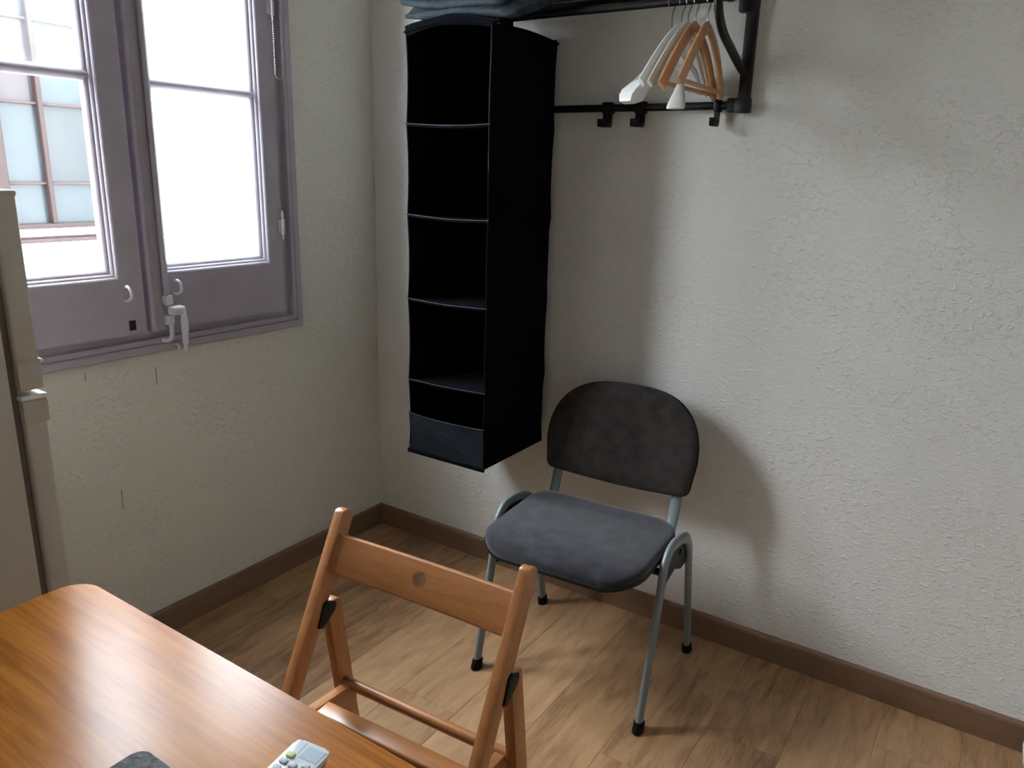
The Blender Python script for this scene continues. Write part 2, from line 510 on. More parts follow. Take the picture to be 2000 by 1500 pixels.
# meeting strip with round bead, and the painted bolt rod with its lever
bm = new()
prism(bm, [(0.028, -0.936), (0.038, -0.936), (0.0425, -0.9345), (0.0455, -0.9305), (0.0455, -0.9265), (0.0425, -0.9225), (0.039, -0.9215), (0.039, -0.874), (0.037, -0.872), (0.028, -0.872)],
      lambda x, y: (x, y, 0.944), lambda x, y: (x, y, 2.205))
wpart('meeting_strip', bm, m_lilac, right_sash, angle=50)
bm = new(); box(bm, (-0.052, -0.985, 0.944), (-0.038, -0.925, 2.205)); box(bm, (-0.040, -0.985, 0.944), (-0.0165, -0.964, 2.205)); box(bm, (-0.040, -0.934, 0.944), (-0.0145, -0.925, 2.205))  # added behind the sash gap to stop light leaking through
wpart('light_stop_lip', bm, m_lilac, right_sash, smooth=False)
rod = new()
tube(rod, [(0.047, -0.889, 1.006), (0.047, -0.889, 2.20)], 0.0075, n=12)
bolt = wpart('bolt_rod', rod, m_lilac)
bm = new()
for z in (1.028, 0.972):
    box(bm, (0.036, -0.897, z - 0.013), (0.057, -0.875, z + 0.013), 0.003, 2)
wpart('rod_guide', bm, m_whitepaint, bolt)
bm = new()
box(bm, (0.048, -0.892, 0.988), (0.078, -0.852, 1.012), 0.006, 3)
tube(bm, smooth_path([(0.070, -0.858, 1.000), (0.073, -0.858, 0.97), (0.074, -0.859, 0.93), (0.073, -0.860, 0.900), (0.072, -0.860, 0.880)], 4),
     [0.0085] * 4 + [0.010] * 4 + [0.0085] * 4 + [0.006] * 4 + [0.0045], n=10)
wpart('lever_handle', bm, m_whitepaint, bolt)
bm = new()
tube(bm, smooth_path([(0.050, -0.884, 0.985), (0.050, -0.884, 0.945), (0.050, -0.886, 0.925), (0.048, -0.898, 0.915), (0.040, -0.910, 0.918)], 5), 0.0065, n=10)
wpart('bolt_hook', bm, m_whitepaint, bolt)

def curl_hook(yc, z, x0, s, parent, T):
    b = new()
    tube(b, smooth_path([(x0, yc, z + 0.018), (x0 + 0.014, yc, z + 0.020), (x0 + 0.020, yc + 0.004 * s, z + 0.008), (x0 + 0.016, yc + 0.006 * s, z - 0.010), (x0 + 0.006, yc, z - 0.018), (x0 - 0.002, yc - 0.004 * s, z - 0.016)], 4), 0.0042, n=8)
    b.transform(T)
    wpart('curtain_hook', b, m_whitepaint, parent)
curl_hook(-0.848, 1.058, 0.030, 1, right_sash, TR)
curl_hook(-1.000, 1.058, 0.030, 1, left_sash, TL)
bm = new(); tube(bm, smooth_path([(0.018, -0.858, 0.893), (0.030, -0.857, 0.894), (0.034, -0.856, 0.888), (0.030, -0.856, 0.880)], 4), 0.0045, n=8)
wpart('frame_hook', bm, m_whitepaint)
bm = new(); box(bm, (0.0295, -1.000, 0.958), (0.0312, -0.982, 0.985)); bm.transform(TL)
wpart('latch_recess_shade', bm, m_recess_shade, left_sash, smooth=False, label='chipped latch recess with its shade painted dark')  # dark plate on the surface, in place of shade in the hole
for zc in (1.215, 1.855):
    bm = new()
    tube(bm, [(0.036, -0.461, zc - 0.045), (0.036, -0.461, zc - 0.038), (0.036, -0.461, zc - 0.030), (0.036, -0.461, zc - 0.028), (0.036, -0.461, zc + 0.018), (0.036, -0.461, zc + 0.020), (0.036, -0.461, zc + 0.040), (0.036, -0.461, zc + 0.046)],
         [0.002, 0.0035, 0.0035, 0.0065, 0.0065, 0.004, 0.004, 0.002], n=10)
    box(bm, (0.020, -0.474, zc - 0.026), (0.033, -0.462, zc + 0.018), 0.002, 1)
    wpart('hinge', bm, m_whitepaint, right_sash)
bm = new(); box(bm, (0.0075, -0.452, 1.17), (0.0092, -0.449, 1.285)); wpart('frame_slot_shade', bm, m_recess_shade, smooth=False)  # flat dark strip painted for the shade of a groove

# beaded blind cord
bm = new()
loop = []
for k in range(40): loop.append((0.046, -0.468 + 0.0005 * k / 40, 2.20 - 0.535 * k / 40))
for k in range(9):
    a = math.pi * k / 8
    loop.append((0.046, -0.4535 - 0.0145 * math.cos(a), 1.665 - 0.0145 * math.sin(a)))
for k in range(1, 41): loop.append((0.046, -0.439, 1.665 + 0.535 * k / 40))
P = [Vector(p) for p in loop]
acc = 0; last = P[0]
beads = [P[0]]
for a, b_ in zip(P, P[1:]):
    d = (b_ - a).length; t = 0
    while acc + (d - t) >= 0.006:
        t += 0.006 - acc; acc = 0
        beads.append(a.lerp(b_, t / d))
    acc += d - t
for q in beads:
    bmesh.ops.create_icosphere(bm, subdivisions=1, radius=0.0023, matrix=Matrix.Translation(q))
tube(bm, loop, 0.0006, n=5)
obj('blind_chain', bm, m_chain, origin=(0.046, -0.4535, 1.65), label='looped metal bead chain hanging at the right side of the window', cat='chain')

# ---------------------------------------------------------------- outside the window: light well
EX = -1.8
bm = new(); box(bm, (EX - 0.15, -3.6, -1.5), (EX, 1.2, 2.30)); struct('wall_opposite', bm, m_extwall)
bm = new(); box(bm, (EX, 0.62, -1.5), (-0.14, 0.75, 2.30)); struct('wall_lightwell', bm, m_extwall)
bm = new(); box(bm, (EX, -3.6, 0.48), (-0.14, 0.62, 0.58)); struct('floor_lightwell_bounce', bm, m_extwall)  # unseen; raised and white to bounce sky light up into the room
w2 = thing('window_2', (EX, -0.2, 1.05), kind='structure')
bm = new()
for lo, hi in (((EX, -0.62, 1.088), (EX + 0.05, -0.452, 2.6)), ((EX, 0.10, 1.088), (EX + 0.05, 0.17, 2.6)), ((EX, -0.452, 1.088), (EX + 0.05, 0.10, 1.110)), ((EX, -0.452, 2.5), (EX + 0.05, 0.10, 2.6))):
    box(bm, lo, hi, 0.003, 1)
obj('window_frame', bm, m_extframe, w2)
bm = new(); box(bm, (EX + 0.005, -0.287, 1.110), (EX + 0.045, -0.266, 2.5), 0.003, 1); obj('mullion', bm, m_extframe, w2)
rows = [1.110, 1.290, 1.636, 1.985, 2.30, 2.5]
for z in rows[1:-1]:
    for a, b_ in ((-0.452, -0.287), (-0.266, 0.10)):
        bm = new(); box(bm, (EX + 0.012, a, z - 0.006), (EX + 0.030, b_, z + 0.006), 0.002, 1)
        obj('glazing_bar', bm, m_extsill, w2)
kinds = [[0, 0], [0, 1], [2, 0], [0, 1], [1, 0]]
for i in range(5):
    for j, (a, b_) in enumerate(((-0.452, -0.287), (-0.266, 0.10))):
        bm = new(); box(bm, (EX + 0.004, a, rows[i] + (0.006 if i else 0)), (EX + 0.010 + 0.002 * ((i + j) % 2), b_, rows[i + 1] - (0.006 if i < 4 else 0)))
        obj('glass_pane', bm, m_pane[kinds[i][j]], w2, smooth=False)
bm = new(); box(bm, (EX, -0.66, 1.056), (EX + 0.075, 0.20, 1.088), 0.004, 2); obj('window_sill', bm, m_extwall, w2)
bm = new(); box(bm, (EX, -0.65, 1.045), (EX + 0.055, 0.19, 1.056)); obj('sill_moulding', bm, m_extsill, w2)
bm = new(); box(bm, (EX, -0.65, 1.026), (EX + 0.065, 0.19, 1.045), 0.004, 2); obj('sill_moulding', bm, m_extsill, w2)
bm = new(); box(bm, (EX, -0.66, 0.985), (EX + 0.085, 0.20, 1.026), 0.008, 2); obj('sill_ledge', bm, m_extwall, w2)

# ---------------------------------------------------------------- refrigerator
fr = thing('refrigerator', (0.34, -1.78, 0), 'aged white two door refrigerator standing before the window and beside the table', 'refrigerator')
FX0, FX1, FT, FG = 0.065, 0.620, 1.347, 1.008
bm = new(); box(bm, (FX0, -2.07, 0.03), (FX1, -1.546, FT - 0.004), 0.006, 2); obj('body', bm, m_fridge, fr)
bm = new(); box(bm, (FX0 + 0.012, -1.546, 0.10), (FX1 - 0.012, -1.533, FT - 0.014)); obj('door_gasket', bm, m_gasket, fr, smooth=False)
for nm, z0, z1 in (('freezer_door', FG + 0.005, FT), ('fridge_door', 0.085, FG - 0.005)):
    bm = new(); box(bm, (FX0, -1.533, z0), (FX1, -1.495, z1), 0.006, 3); d = obj(nm, bm, m_fridge, fr)
    bm = new()
    if nm == 'freezer_door': box(bm, (FX0 - 0.001, -1.5335, z0 - 0.001), (FX1 + 0.0025, -1.4935, z0 + 0.048), 0.005, 2)
    else: box(bm, (FX0 - 0.001, -1.5335, z1 - 0.052), (FX1 + 0.0025, -1.4905, z1 - 0.008), 0.005, 2)
    obj('handle_grip', bm, m_fridge, d)
    if nm == 'fridge_door':
        bm = new(); box(bm, (FX0 - 0.001, -1.535, z1 - 0.009), (FX1 + 0.003, -1.490, z1 + 0.001), 0.004, 3); obj('trim_lit_edge', bm, m_trimwhite, d, label='window-lit top edge of the lower door, painted white')  # white strip puts the window light on this door edge into colour
    else:
        bm = new(); box(bm, (FX0 + 0.3, -1.496, z0 + 0.045), (FX1 + 0.003, -1.490, z0 + 0.052), 0.002, 1); obj('trim_lit_edge', bm, m_trimwhite, d)
        bm = new(); box(bm, (FX0 - 0.001, -1.534, z1 - 0.010), (FX1 + 0.0015, -1.4940, z1 + 0.001), 0.004, 2); obj('top_cap', bm, m_fridge, d)
for sx in (FX0 + 0.05, FX1 - 0.05):
    for sy in (-2.02, -1.60):
        bm = new(); lathe(bm, [(0.018, 0), (0.02, 0.004), (0.014, 0.012), (0.014, 0.032)], (sx, sy, 0), 12); obj('foot', bm, m_shell, fr)

# ---------------------------------------------------------------- dining table
tb = thing('dining_table', (1.42, -1.94, 0), 'orange brown varnished wooden table with rounded corner in the foreground', 'table')
TX0, TX1, TY0, TY1, TZ = 0.836, 2.02, -2.33, -1.573, 0.75
bm = new()
prism(bm, round_rect(TX1 - TX0, TY1 - TY0, 0.045, 10, (TX0 + TX1) / 2, (TY0 + TY1) / 2), lambda a, b: (a, b, TZ), lambda a, b: (a, b, TZ - 0.028), 0.006)
obj('tabletop', bm, m_table, tb)
for a, b_ in (((TX0 + 0.08, TY1 - 0.075), (TX1 - 0.08, TY1 - 0.057)), ((TX0 + 0.08, TY0 + 0.057), (TX1 - 0.08, TY0 + 0.075)), ((TX0 + 0.057, TY0 + 0.08), (TX0 + 0.075, TY1 - 0.08)), ((TX1 - 0.075, TY0 + 0.08), (TX1 - 0.057, TY1 - 0.08))):
    bm = new(); box(bm, (*a, TZ - 0.103), (*b_, TZ - 0.029), 0.002, 1); obj('apron', bm, m_table, tb)
for lx in (TX0 + 0.072, TX1 - 0.072):
    for ly in (TY0 + 0.072, TY1 - 0.072):
        bm = new()
        prism(bm, round_rect(0.05, 0.05, 0.006, 3), lambda a, b: (lx + a, ly + b, TZ - 0.029), lambda a, b: (lx + a * 0.72, ly + b * 0.72, 0))
        obj('leg', bm, m_beech_z, tb)

# ---------------------------------------------------------------- folding chair (local frame: backrest towards +y)
fc = thing('folding_chair', (1.222, -1.300, 0), 'brown wooden folding chair with a holed back slat pushed under the table', 'chair', rotz=R(3.4))
def fpart(name, bm, m, parent=None, **k): return obj(name, bm, m, parent or fc, local=True, **k)
def stile_y(z): return 0.1405 - (0.765 - z) * 0.52
def bar(bm, a, b, w, d, xc, top_round=False):
    """flat bar in the yz plane from a=(y,z) to b=(y,z), d deep in plane, w thick in x"""
    a, b = Vector((0, *a)), Vector((0, *b))
    t = (b - a).normalized(); n = Vector((0, -t.z, t.y))
    L = (b - a).length
    poly = [(0, -d / 2), (L - (d * 0.35 if top_round else 0), -d / 2)]
    if top_round:
        for k in range(1, 7):
            q = -math.pi / 2 + math.pi * k / 7
            poly.append((L - d * 0.35 + d * 0.35 * math.cos(q), d / 2 * math.sin(q)))
    poly += [(L - (d * 0.35 if top_round else 0), d / 2), (0, d / 2)]
    prism(bm, poly, lambda u, v: Vector((xc - w / 2, 0, 0)) + a + t * u + n * v, lambda u, v: Vector((xc + w / 2, 0, 0)) + a + t * u + n * v, 0.0018)
for sx in (-0.201, 0.201):
    bm = new(); bar(bm, (stile_y(0), 0), (stile_y(0.772), 0.772), 0.021, 0.034, sx, True); fpart('leg', bm, m_beech_z)
    bm = new(); bar(bm, (0.180, 0), (0.0925, 0.604), 0.021, 0.036, sx, True); fpart('leg', bm, m_beech_z)
    for side in (-1, 1):
        bm = new()
        x0 = sx + side * 0.0105; x1 = sx + side * 0.0145
        py, pz = 0.073, 0.589
        poly = [(-0.026, -0.022), (-0.010, 0.020), (0.000, 0.024), (0.020, 0.014), (0.023, 0.004), (0.017, -0.006), (-0.016, -0.027)]
        prism(bm, poly, lambda a, b: (x0, py + a, pz + b), lambda a, b: (x1, py + a, pz + b), 0.0008)
        fpart('hinge_plate', bm, m_shell, label='black plastic hinge plate')
# back slat with hole, gently bowed
half, zc = 0.1905, 0.697
tv = Vector((0, 0.52, 1)).normalized()
nv = Vector((0, -tv.z, tv.y))
def slat_frame(u): return Vector((u, stile_y(zc), zc)) + nv * (0.002 - 0.012 * (1 - (u / half) ** 2))
sect = round_rect(0.076, 0.018, 0.005, 3)
bm = new()
rings = []
for k in range(25):
    u = -half + 2 * half * k / 24
    rings.append([bm.verts.new(slat_frame(u) + tv * a + nv * b_) for a, b_ in sect])
for p, q in zip(rings, rings[1:]):
    for k in range(len(p)): bm.faces.new((p[k], p[(k + 1) % len(p)], q[(k + 1) % len(p)], q[k]))
bm.faces.new(rings[0]); bm.faces.new(rings[-1])
slat = fpart('back_slat', bm, m_beech_x, angle=40)
bm = new(); hc = slat_frame(0.0) + tv * 0.004
tube(bm, [hc - nv * 0.03, hc + nv * 0.03], 0.0145, n=28)
bmesh.ops.recalc_face_normals(bm, faces=bm.faces[:])
me = bpy.data.meshes.new('cutter'); bm.to_mesh(me); bm.free()
cutter = bpy.data.objects.new('cutter', me); C.objects.link(cutter); cutter.parent = fc
mod = slat.modifiers.new('hole', 'BOOLEAN'); mod.operation = 'DIFFERENCE'; mod.object = cutter; mod.solver = 'EXACT'
dg = bpy.context.evaluated_depsgraph_get(); dg.update()
cut = bpy.data.meshes.new_from_object(slat.evaluated_get(dg))
slat.modifiers.clear(); slat.data = cut
cut.set_sharp_from_angle(angle=R(40))
bpy.data.objects.remove(cutter)
# seat: rails, rear round rod, cross slats
def seat_z(y): return 0.406 + (0.115 - y) * 0.10
for sx in (-0.176, 0.176):
    bm = new(); bar(bm, (0.122, seat_z(0.122) - 0.012), (-0.225, seat_z(-0.225) - 0.012), 0.020, 0.040, sx); fpart('seat_rail', bm, m_beech_y)
bm = new(); tube(bm, [(-0.192, 0.114, 0.410), (0.192, 0.114, 0.410)], 0.011, n=16); fpart('seat_rod', bm, m_beech_x)
bm = new(); tube(bm, [(-0.192, 0.158, 0.13), (0.192, 0.158, 0.13)], 0.009, n=12); fpart('stretcher', bm, m_beech_x)
for k in range(5):
    yc = 0.022 - k * 0.055
    bm = new(); box(bm, (-0.165, yc - 0.020, seat_z(yc) - 0.006), (0.165, yc + 0.020, seat_z(yc) + 0.010), 0.006, 3); fpart('seat_slat', bm, m_beech_x)

# ---------------------------------------------------------------- visitor chair (local frame: back towards +y)
vc = thing('visitor_chair', (1.123, -0.326, 0), 'charcoal upholstered visitor chair with grey metal legs against the wall', 'chair', rotz=R(3.5))
def vpart(name, bm, m, parent=None, **k): return obj(name, bm, m, parent or vc, local=True, **k)
for sx in (-0.25, 0.25):
    path = smooth_path([(sx, -0.208, 0.012), (sx, -0.156, 0.22), (sx, -0.112, 0.405), (sx, -0.100, 0.438), (sx, -0.062, 0.463), (sx, 0.010, 0.457), (sx, 0.070, 0.437), (sx, 0.102, 0.406), (sx, 0.118, 0.37), (sx, 0.160, 0.20), (sx, 0.205, 0.012)], 5)
    bm = new(); tube(bm, path, 0.0098, 0.0165, n=14, hint=(0, -1, 0.2)); lf = vpart('leg_frame', bm, m_greytube)
    for yy, sl in ((-0.209, 0.25), (0.206, -0.25)):
        bm = new(); tube(bm, [(sx, yy - sl * 0.002, 0.0), (sx, yy, 0.004), (sx, yy + sl * 0.026, 0.026), (sx, yy + sl * 0.028, 0.029)], [0.0145, 0.015, 0.0135, 0.011], [0.0215, 0.022, 0.020, 0.017], n=14, hint=(0, -1, 0))
        vpart('rubber_foot', bm, m_rubber, lf)
for yy in (-0.095, 0.045):
    bm = new(); tube(bm, [(-0.25, yy, 0.405), (0.25, yy, 0.405)], 0.010, 0.010, n=10); vpart('seat_crossbar', bm, m_shell)
for sx in (-1, 1):
    bm = new()
    poly = [(-0.104, 0.436), (-0.105, 0.405), (-0.120, 0.305), (-0.060, 0.365), (0.000, 0.375), (0.060, 0.345), (0.118, 0.345), (0.114, 0.372), (0.098, 0.408), (0.068, 0.434), (0.010, 0.454), (-0.060, 0.459)]
    prism(bm, poly, lambda a, b: (sx * 0.236, a, b), lambda a, b: (sx * 0.247, a, b), 0.002); vpart('side_bracket', bm, m_shell)
# backrest uprights
for sx in (-0.190, 0.190):
    bm = new(); tube(bm, smooth_path([(sx, -0.02, 0.415), (sx, 0.095, 0.420), (sx, 0.128, 0.445), (sx, 0.150, 0.50), (sx, 0.178, 0.58), (sx, 0.208, 0.70)], 5), 0.016, 0.007, n=12, hint=(0, 1, 0.3)); vpart('back_upright', bm, m_greytube)
# padded shapes: grid warped to an outline
def pad(outline, center, thick, dome, mapf, n=9):
    """outline: closed 2D list; builds concentric rings, front surface domed, back flat; mapf(u,v,h) -> 3D"""
    b = new()
    m = len(outline)
    cx, cy = center
    front = []
    steps = [1.0, 0.985, 0.95, 0.88, 0.74, 0.55, 0.33, 0.14]
    hs = []
    for s in steps:
        e = (1 - s)
        h = thick * (0.45 + 0.55 * min(1, (e / 0.12)) ** 0.5) + dome * (1 - s * s)
        hs.append(h)
    for s, h in zip(steps, hs):
        front.append([b.verts.new(mapf(cx + (u - cx) * s, cy + (v - cy) * s, h)) for u, v in outline])
    for i in range(len(front) - 1):
        for k in range(m): b.faces.new((front[i][k], front[i][(k + 1) % m], front[i + 1][(k + 1) % m], front[i + 1][k]))
    b.faces.new(front[-1])
    low = [b.verts.new(mapf(u, v, 0)) for u, v in outline]
    for k in range(m): b.faces.new((low[k], low[(k + 1) % m], front[0][(k + 1) % m], front[0][k]))
    b.faces.new(list(reversed(low)))
    return b
def arc(cx, cy, rx, ry, a0, a1, n): return [(cx + rx * math.cos(R(a0 + (a1 - a0) * k / n)), cy + ry * math.sin(R(a0 + (a1 - a0) * k / n))) for k in range(n + 1)]
# seat outline (x, y): wide rounded front
seat_out = (arc(0.125, -0.183, 0.105, 0.094, -80, 0, 8) + arc(0.165, 0.015, 0.068, 0.070, 5, 85, 7) + arc(-0.165, 0.015, 0.068, 0.070, 95, 175, 7) + arc(-0.125, -0.183, 0.105, 0.094, 180, 260, 8))
def seat_map(lift):
    def f(u, v, h):
        z = 0.432 + lift + h
        z -= 0.016 * max(0.0, (-0.19 - v) / 0.09) ** 2          # waterfall front
        z += 0.010 * max(0.0, abs(u) / 0.23) ** 2 * 0.6
        z += 0.020 * max(0.0, (v - 0.0) / 0.085) ** 2
        return (u, v, z)
    return f
bm = pad(seat_out, (0, -0.11), 0.028, 0.008, seat_map(0.0)); vpart('seat', bm, m_seat, angle=60)
seat_shell = [(u * 1.012, -0.11 + (v + 0.11) * 1.012) for u, v in seat_out]
bm = pad(seat_shell, (0, -0.11), 0.016, 0.0, seat_map(-0.010)); vpart('seat_shell', bm, m_shell, angle=60)
back_top = [(0.233 * math.copysign(abs(math.cos(R(a))) ** (2 / 2.9), math.cos(R(a))), 0.100 + 0.194 * math.sin(R(a)) ** (2 / 2.3)) for a in range(0, 181, 6)]
back_out = arc(0.198, 0.030, 0.026, 0.028, -90, 0, 5) + back_top + arc(-0.198, 0.030, 0.026, 0.028, 180, 270, 5) + [(-0.10, -0.006), (0.0, -0.009), (0.10, -0.006)]
def back_map(off):
    bt = Vector((0, 0.24, 1)).normalized(); bn = Vector((0, -bt.z, bt.y))
    def f(u, v, h):
        p = Vector((u, 0.170, 0.513)) + bt * v + bn * (h + off)
        p += bn * (0.030 * (u / 0.23) ** 2)                       # wraps forward at both sides
        return p
    return f
bm = pad(back_out, (0, 0.14), 0.026, 0.006, back_map(0.0)); vpart('backrest', bm, m_backrest, angle=60)
bm = pad([(u * 1.01, 0.14 + (v - 0.14) * 1.01) for u, v in back_out], (0, 0.14), 0.012, 0.0, back_map(-0.013)); vpart('back_shell', bm, m_shell, angle=60)

# ---------------------------------------------------------------- wall rack
rk = thing('coat_rack', (0.89, 0, 1.583), 'black metal coat rack with shelf rails and curved braces mounted on the wall', 'rack')
RXA, RXB, RAIL_Y, RAIL_Z = 0.470, 1.333, -0.20, 1.811
for xx in (RXA, RXB):
    bm = new(); box(bm, (xx - 0.014, -0.030, 1.566), (xx + 0.014, 0.0, 1.875), 0.005, 2); po_ = obj('post', bm, m_black, rk)
    bm = new(); tube(bm, smooth_path([(xx, -0.014, 1.655), (xx, -0.075, 1.672), (xx, -0.160, 1.703), (xx, -0.225, 1.730), (xx, -0.262, 1.762), (xx, -0.276, 1.795), (xx, -0.280, 1.845)], 6), 0.010, 0.012, n=12, hint=(0, -0.3, 1)); obj('brace', bm, m_black, rk)
    bm = new(); box(bm, (xx - 0.012, -0.295, 1.832), (xx + 0.012, 0.0, 1.856), 0.004, 2); obj('shelf_arm', bm, m_black, rk)
    s = 1 if xx == RXA else -1
    bm = new(); box(bm, (xx - 0.018, -0.036, 1.565), (xx + 0.018 + (0.012 if s > 0 else 0), 0.0, 1.603), 0.004, 2)
    if s < 0: box(bm, (xx - 0.040, -0.033, 1.567), (xx - 0.012, -0.006, 1.602), 0.004, 2)
    obj('corner_bracket', bm, m_black, rk)
    bm = new(); box(bm, (xx - 0.010, RAIL_Y - 0.013, 1.800), (xx + 0.010, RAIL_Y + 0.013, 1.846), 0.004, 2); obj('rail_bracket', bm, m_black, rk)
    bm = new(); box(bm, (xx - 0.030, -0.046, 1.806), (xx + 0.004, -0.012, 1.852), 0.004, 2); obj('wall_clamp', bm, m_black, rk)
bm = new(); tube(bm, [(RXA, -0.024, 1.584), (RXB, -0.024, 1.584)], 0.0105, n=14); obj('lower_bar', bm, m_black, rk)
bm = new(); tube(bm, [(RXA - 0.004, RAIL_Y, RAIL_Z), (RXB + 0.03, RAIL_Y, RAIL_Z)], 0.0100, n=14); obj('hanging_rail', bm, m_black, rk)
for yy, zz in ((-0.285, 1.835), (-0.200, 1.866), (-0.115, 1.866), (-0.030, 1.866)):
    bm = new(); tube(bm, [(RXA - 0.004, yy, zz), (RXB + 0.02, yy, zz)], 0.0095, n=12); obj('shelf_rail', bm, m_black, rk)
for hx, hw in ((0.944, 0.030), (1.046, 0.030), (1.268, 0.017)):
    bm = new()
    box(bm, (hx - hw / 2, -0.040, 1.568), (hx + hw / 2, -0.010, 1.600), 0.004, 2)
    prism(bm, [(-0.032, 1.572), (-0.032, 1.545), (-0.036, 1.541), (-0.058, 1.541), (-0.058, 1.552), (-0.066, 1.552), (-0.066, 1.536), (-0.062, 1.531), (-0.028, 1.531), (-0.022, 1.537), (-0.020, 1.572)],
          lambda a, b: (hx - hw / 2 + 0.002, a, b), lambda a, b: (hx + hw / 2 - 0.002, a, b), 0.001)
    obj('coat_hook', bm, m_black, rk)

# ---------------------------------------------------------------- hanging fabric organizer
og = thing('hanging_organizer', (0.635, -0.2175, 0.56), 'tall black fabric hanging organizer with five compartments hung from the coat rack', 'organizer')
AX0, AX1, AY0, AY1 = 0.490, 0.782, -0.385, -0.052
levels = [0.540, 0.774, 1.024, 1.270, 1.521, 1.766]
def top_z(x, y): # top panel is held in the middle, its corners droop
    dx = (x - 0.636) / 0.146; dy = (y + 0.2185) / 0.1665
    return 1.790 - 0.020 * (abs(dx) ** 1.6) - 0.008 * abs(dy) ** 1.6
def side_panel(xs, sgn, t=0.004):
    b = new()
    ny, per = 6, 5
    zs = []
    for i in range(5):
        for k in range(per): zs.append((levels[i] + (levels[i + 1] - levels[i]) * k / per, i, k / per))
    zs.append((levels[5], 5, 0))
    grids = []
    for off in (0, -sgn * t):
        g = []
        for z, i, f in zs:
            rowv = []
            for j in range(ny + 1):
                y = AY0 + (AY1 - AY0) * j / ny
                pinch = 0.004 * math.sin(math.pi * f) * (1 if i < 5 else 0)
                zz = z if i < 5 else top_z(xs, y)
                yy = y - (0.003 if j == ny else -0.002 if j == 0 else 0) * math.sin(math.pi * f) + (0.002 * math.sin(i * 2.3) if j == ny else 0)
                rowv.append(b.verts.new((xs - sgn * pinch + off, yy, zz)))
            g.append(rowv)
        grids.append(g)
    for g in grids:
        for a in range(len(g) - 1):
            for j in range(ny): b.faces.new((g[a][j], g[a][j + 1], g[a + 1][j + 1], g[a + 1][j]))
    f, k = grids
    def strip(p, q):
        for a in range(len(p) - 1): b.faces.new((p[a], p[a + 1], q[a + 1], q[a]))
    strip([r[0] for r in f], [r[0] for r in k]); strip([r[-1] for r in f], [r[-1] for r in k])
    strip(f[0], k[0]); strip(f[-1], k[-1])
    return b
obj('side_panel', side_panel(AX0, -1), m_fabric, og)
obj('side_panel', side_panel(AX1, 1), m_fabric, og)
bm = new(); box(bm, (AX0 + 0.002, AY1 - 0.004, levels[0] - 0.004), (AX1 - 0.004, AY1, 1.772)); obj('back_panel', bm, m_fabric, og, smooth=False)
def sheet(zf, t, x0, x1, y0, y1, nx=8, ny=6):
    b = new()
    gs = []
    for o in (0, -t):
        gs.append([[b.verts.new((x0 + (x1 - x0) * i / nx, y0 + (y1 - y0) * j / ny, zf(x0 + (x1 - x0) * i / nx, y0 + (y1 - y0) * j / ny) + o)) for j in range(ny + 1)] for i in range(nx + 1)])
    for g in gs:
        for i in range(nx):
            for j in range(ny): b.faces.new((g[i][j], g[i + 1][j], g[i + 1][j + 1], g[i][j + 1]))
    f, k = gs
    def strip(p, q):
        for a in range(len(p) - 1): b.faces.new((p[a], p[a + 1], q[a + 1], q[a]))
    strip(f[0], k[0]); strip(f[-1], k[-1]); strip([r[0] for r in f], [r[0] for r in k]); strip([r[-1] for r in f], [r[-1] for r in k])
    return b
obj('top_panel', sheet(lambda x, y: top_z(x, y) + 0.003, 0.006, AX0 - 0.003, AX1 + 0.003, AY0 - 0.003, AY1 + 0.002, 12, 8), m_fabric, og)
obj('top_flap', sheet(lambda x, y: top_z(x, AY0) + 0.002 - (0.022 + 0.004 * math.sin(x * 40)) * (y - AY0) / 0.004, 0.001, AX0, AX1, AY0 - 0.002, AY0 + 0.002, 12, 1), m_fabric, og)
bow = [0.0, -0.004, -0.006, -0.006, -0.004]
for i in range(5):
    L = levels[i]
    zf = (lambda x, y, L=L, q=bow[i]: L + q * math.sin(math.pi * (x - AX0) / (AX1 - AX0)) + (0.002 * math.sin(9 * x + i) if i else 0.004))
    p = obj('shelf' if i else 'bottom_panel', sheet(zf, 0.006, AX0 + 0.002, AX1 - 0.002, AY0, AY1 - 0.001), m_fabric, og)
    if i:
        bm = new(); tube(bm, [(AX0 - 0.004 + (AX1 - AX0 + 0.006) * k / 14, AY0 - 0.0015, zf(AX0 + (AX1 - AX0) * k / 14, 0) + 0.0005) for k in range(15)], 0.0015, n=8); obj('piping', bm, m_piping, p)
bm = new(); tube(bm, [(AX1 - 0.002, AY0 - 0.001, 1.40), (AX1 - 0.004, AY0 - 0.001, 1.55), (AX1 - 0.001, AY0 - 0.001, 1.68), (AX1, AY0 - 0.001, 1.765)], 0.0012, n=6); obj('seam_piping', bm, m_piping, og)
# pocket front of the lowest compartment
b = new()
gs = []
nx, nz = 14, 6
for o in (0, 0.003):
    g = []
    for i in range(nx + 1):
        col = []
        for j in range(nz + 1):
            u, v = i / nx, j / nz
            x = AX0 + 0.003 + (AX1 - AX0 - 0.006) * u
            z = levels[0] + 0.004 + (0.122 - 0.006 * math.sin(math.pi * u)) * v
            y = AY0 - 0.001 - 0.006 * math.sin(math.pi * u) * (0.4 + 0.6 * v) + 0.003 * math.sin(7 * u + 4 * v) + o
            col.append(b.verts.new((x, y, z)))
        g.append(col)
    gs.append(g)
for g in gs:
    for i in range(nx):
        for j in range(nz): b.faces.new((g[i][j], g[i + 1][j], g[i + 1][j + 1], g[i][j + 1]))
f, k = gs
def strip2(p, q):
    for a in range(len(p) - 1): b.faces.new((p[a], p[a + 1], q[a + 1], q[a]))
strip2(f[0], k[0]); strip2(f[-1], k[-1]); strip2([r[0] for r in f], [r[0] for r in k]); strip2([r[-1] for r in f], [r[-1] for r in k])
pk = obj('pocket', b, m_pocket, og, label='shiny dark vinyl pocket front')
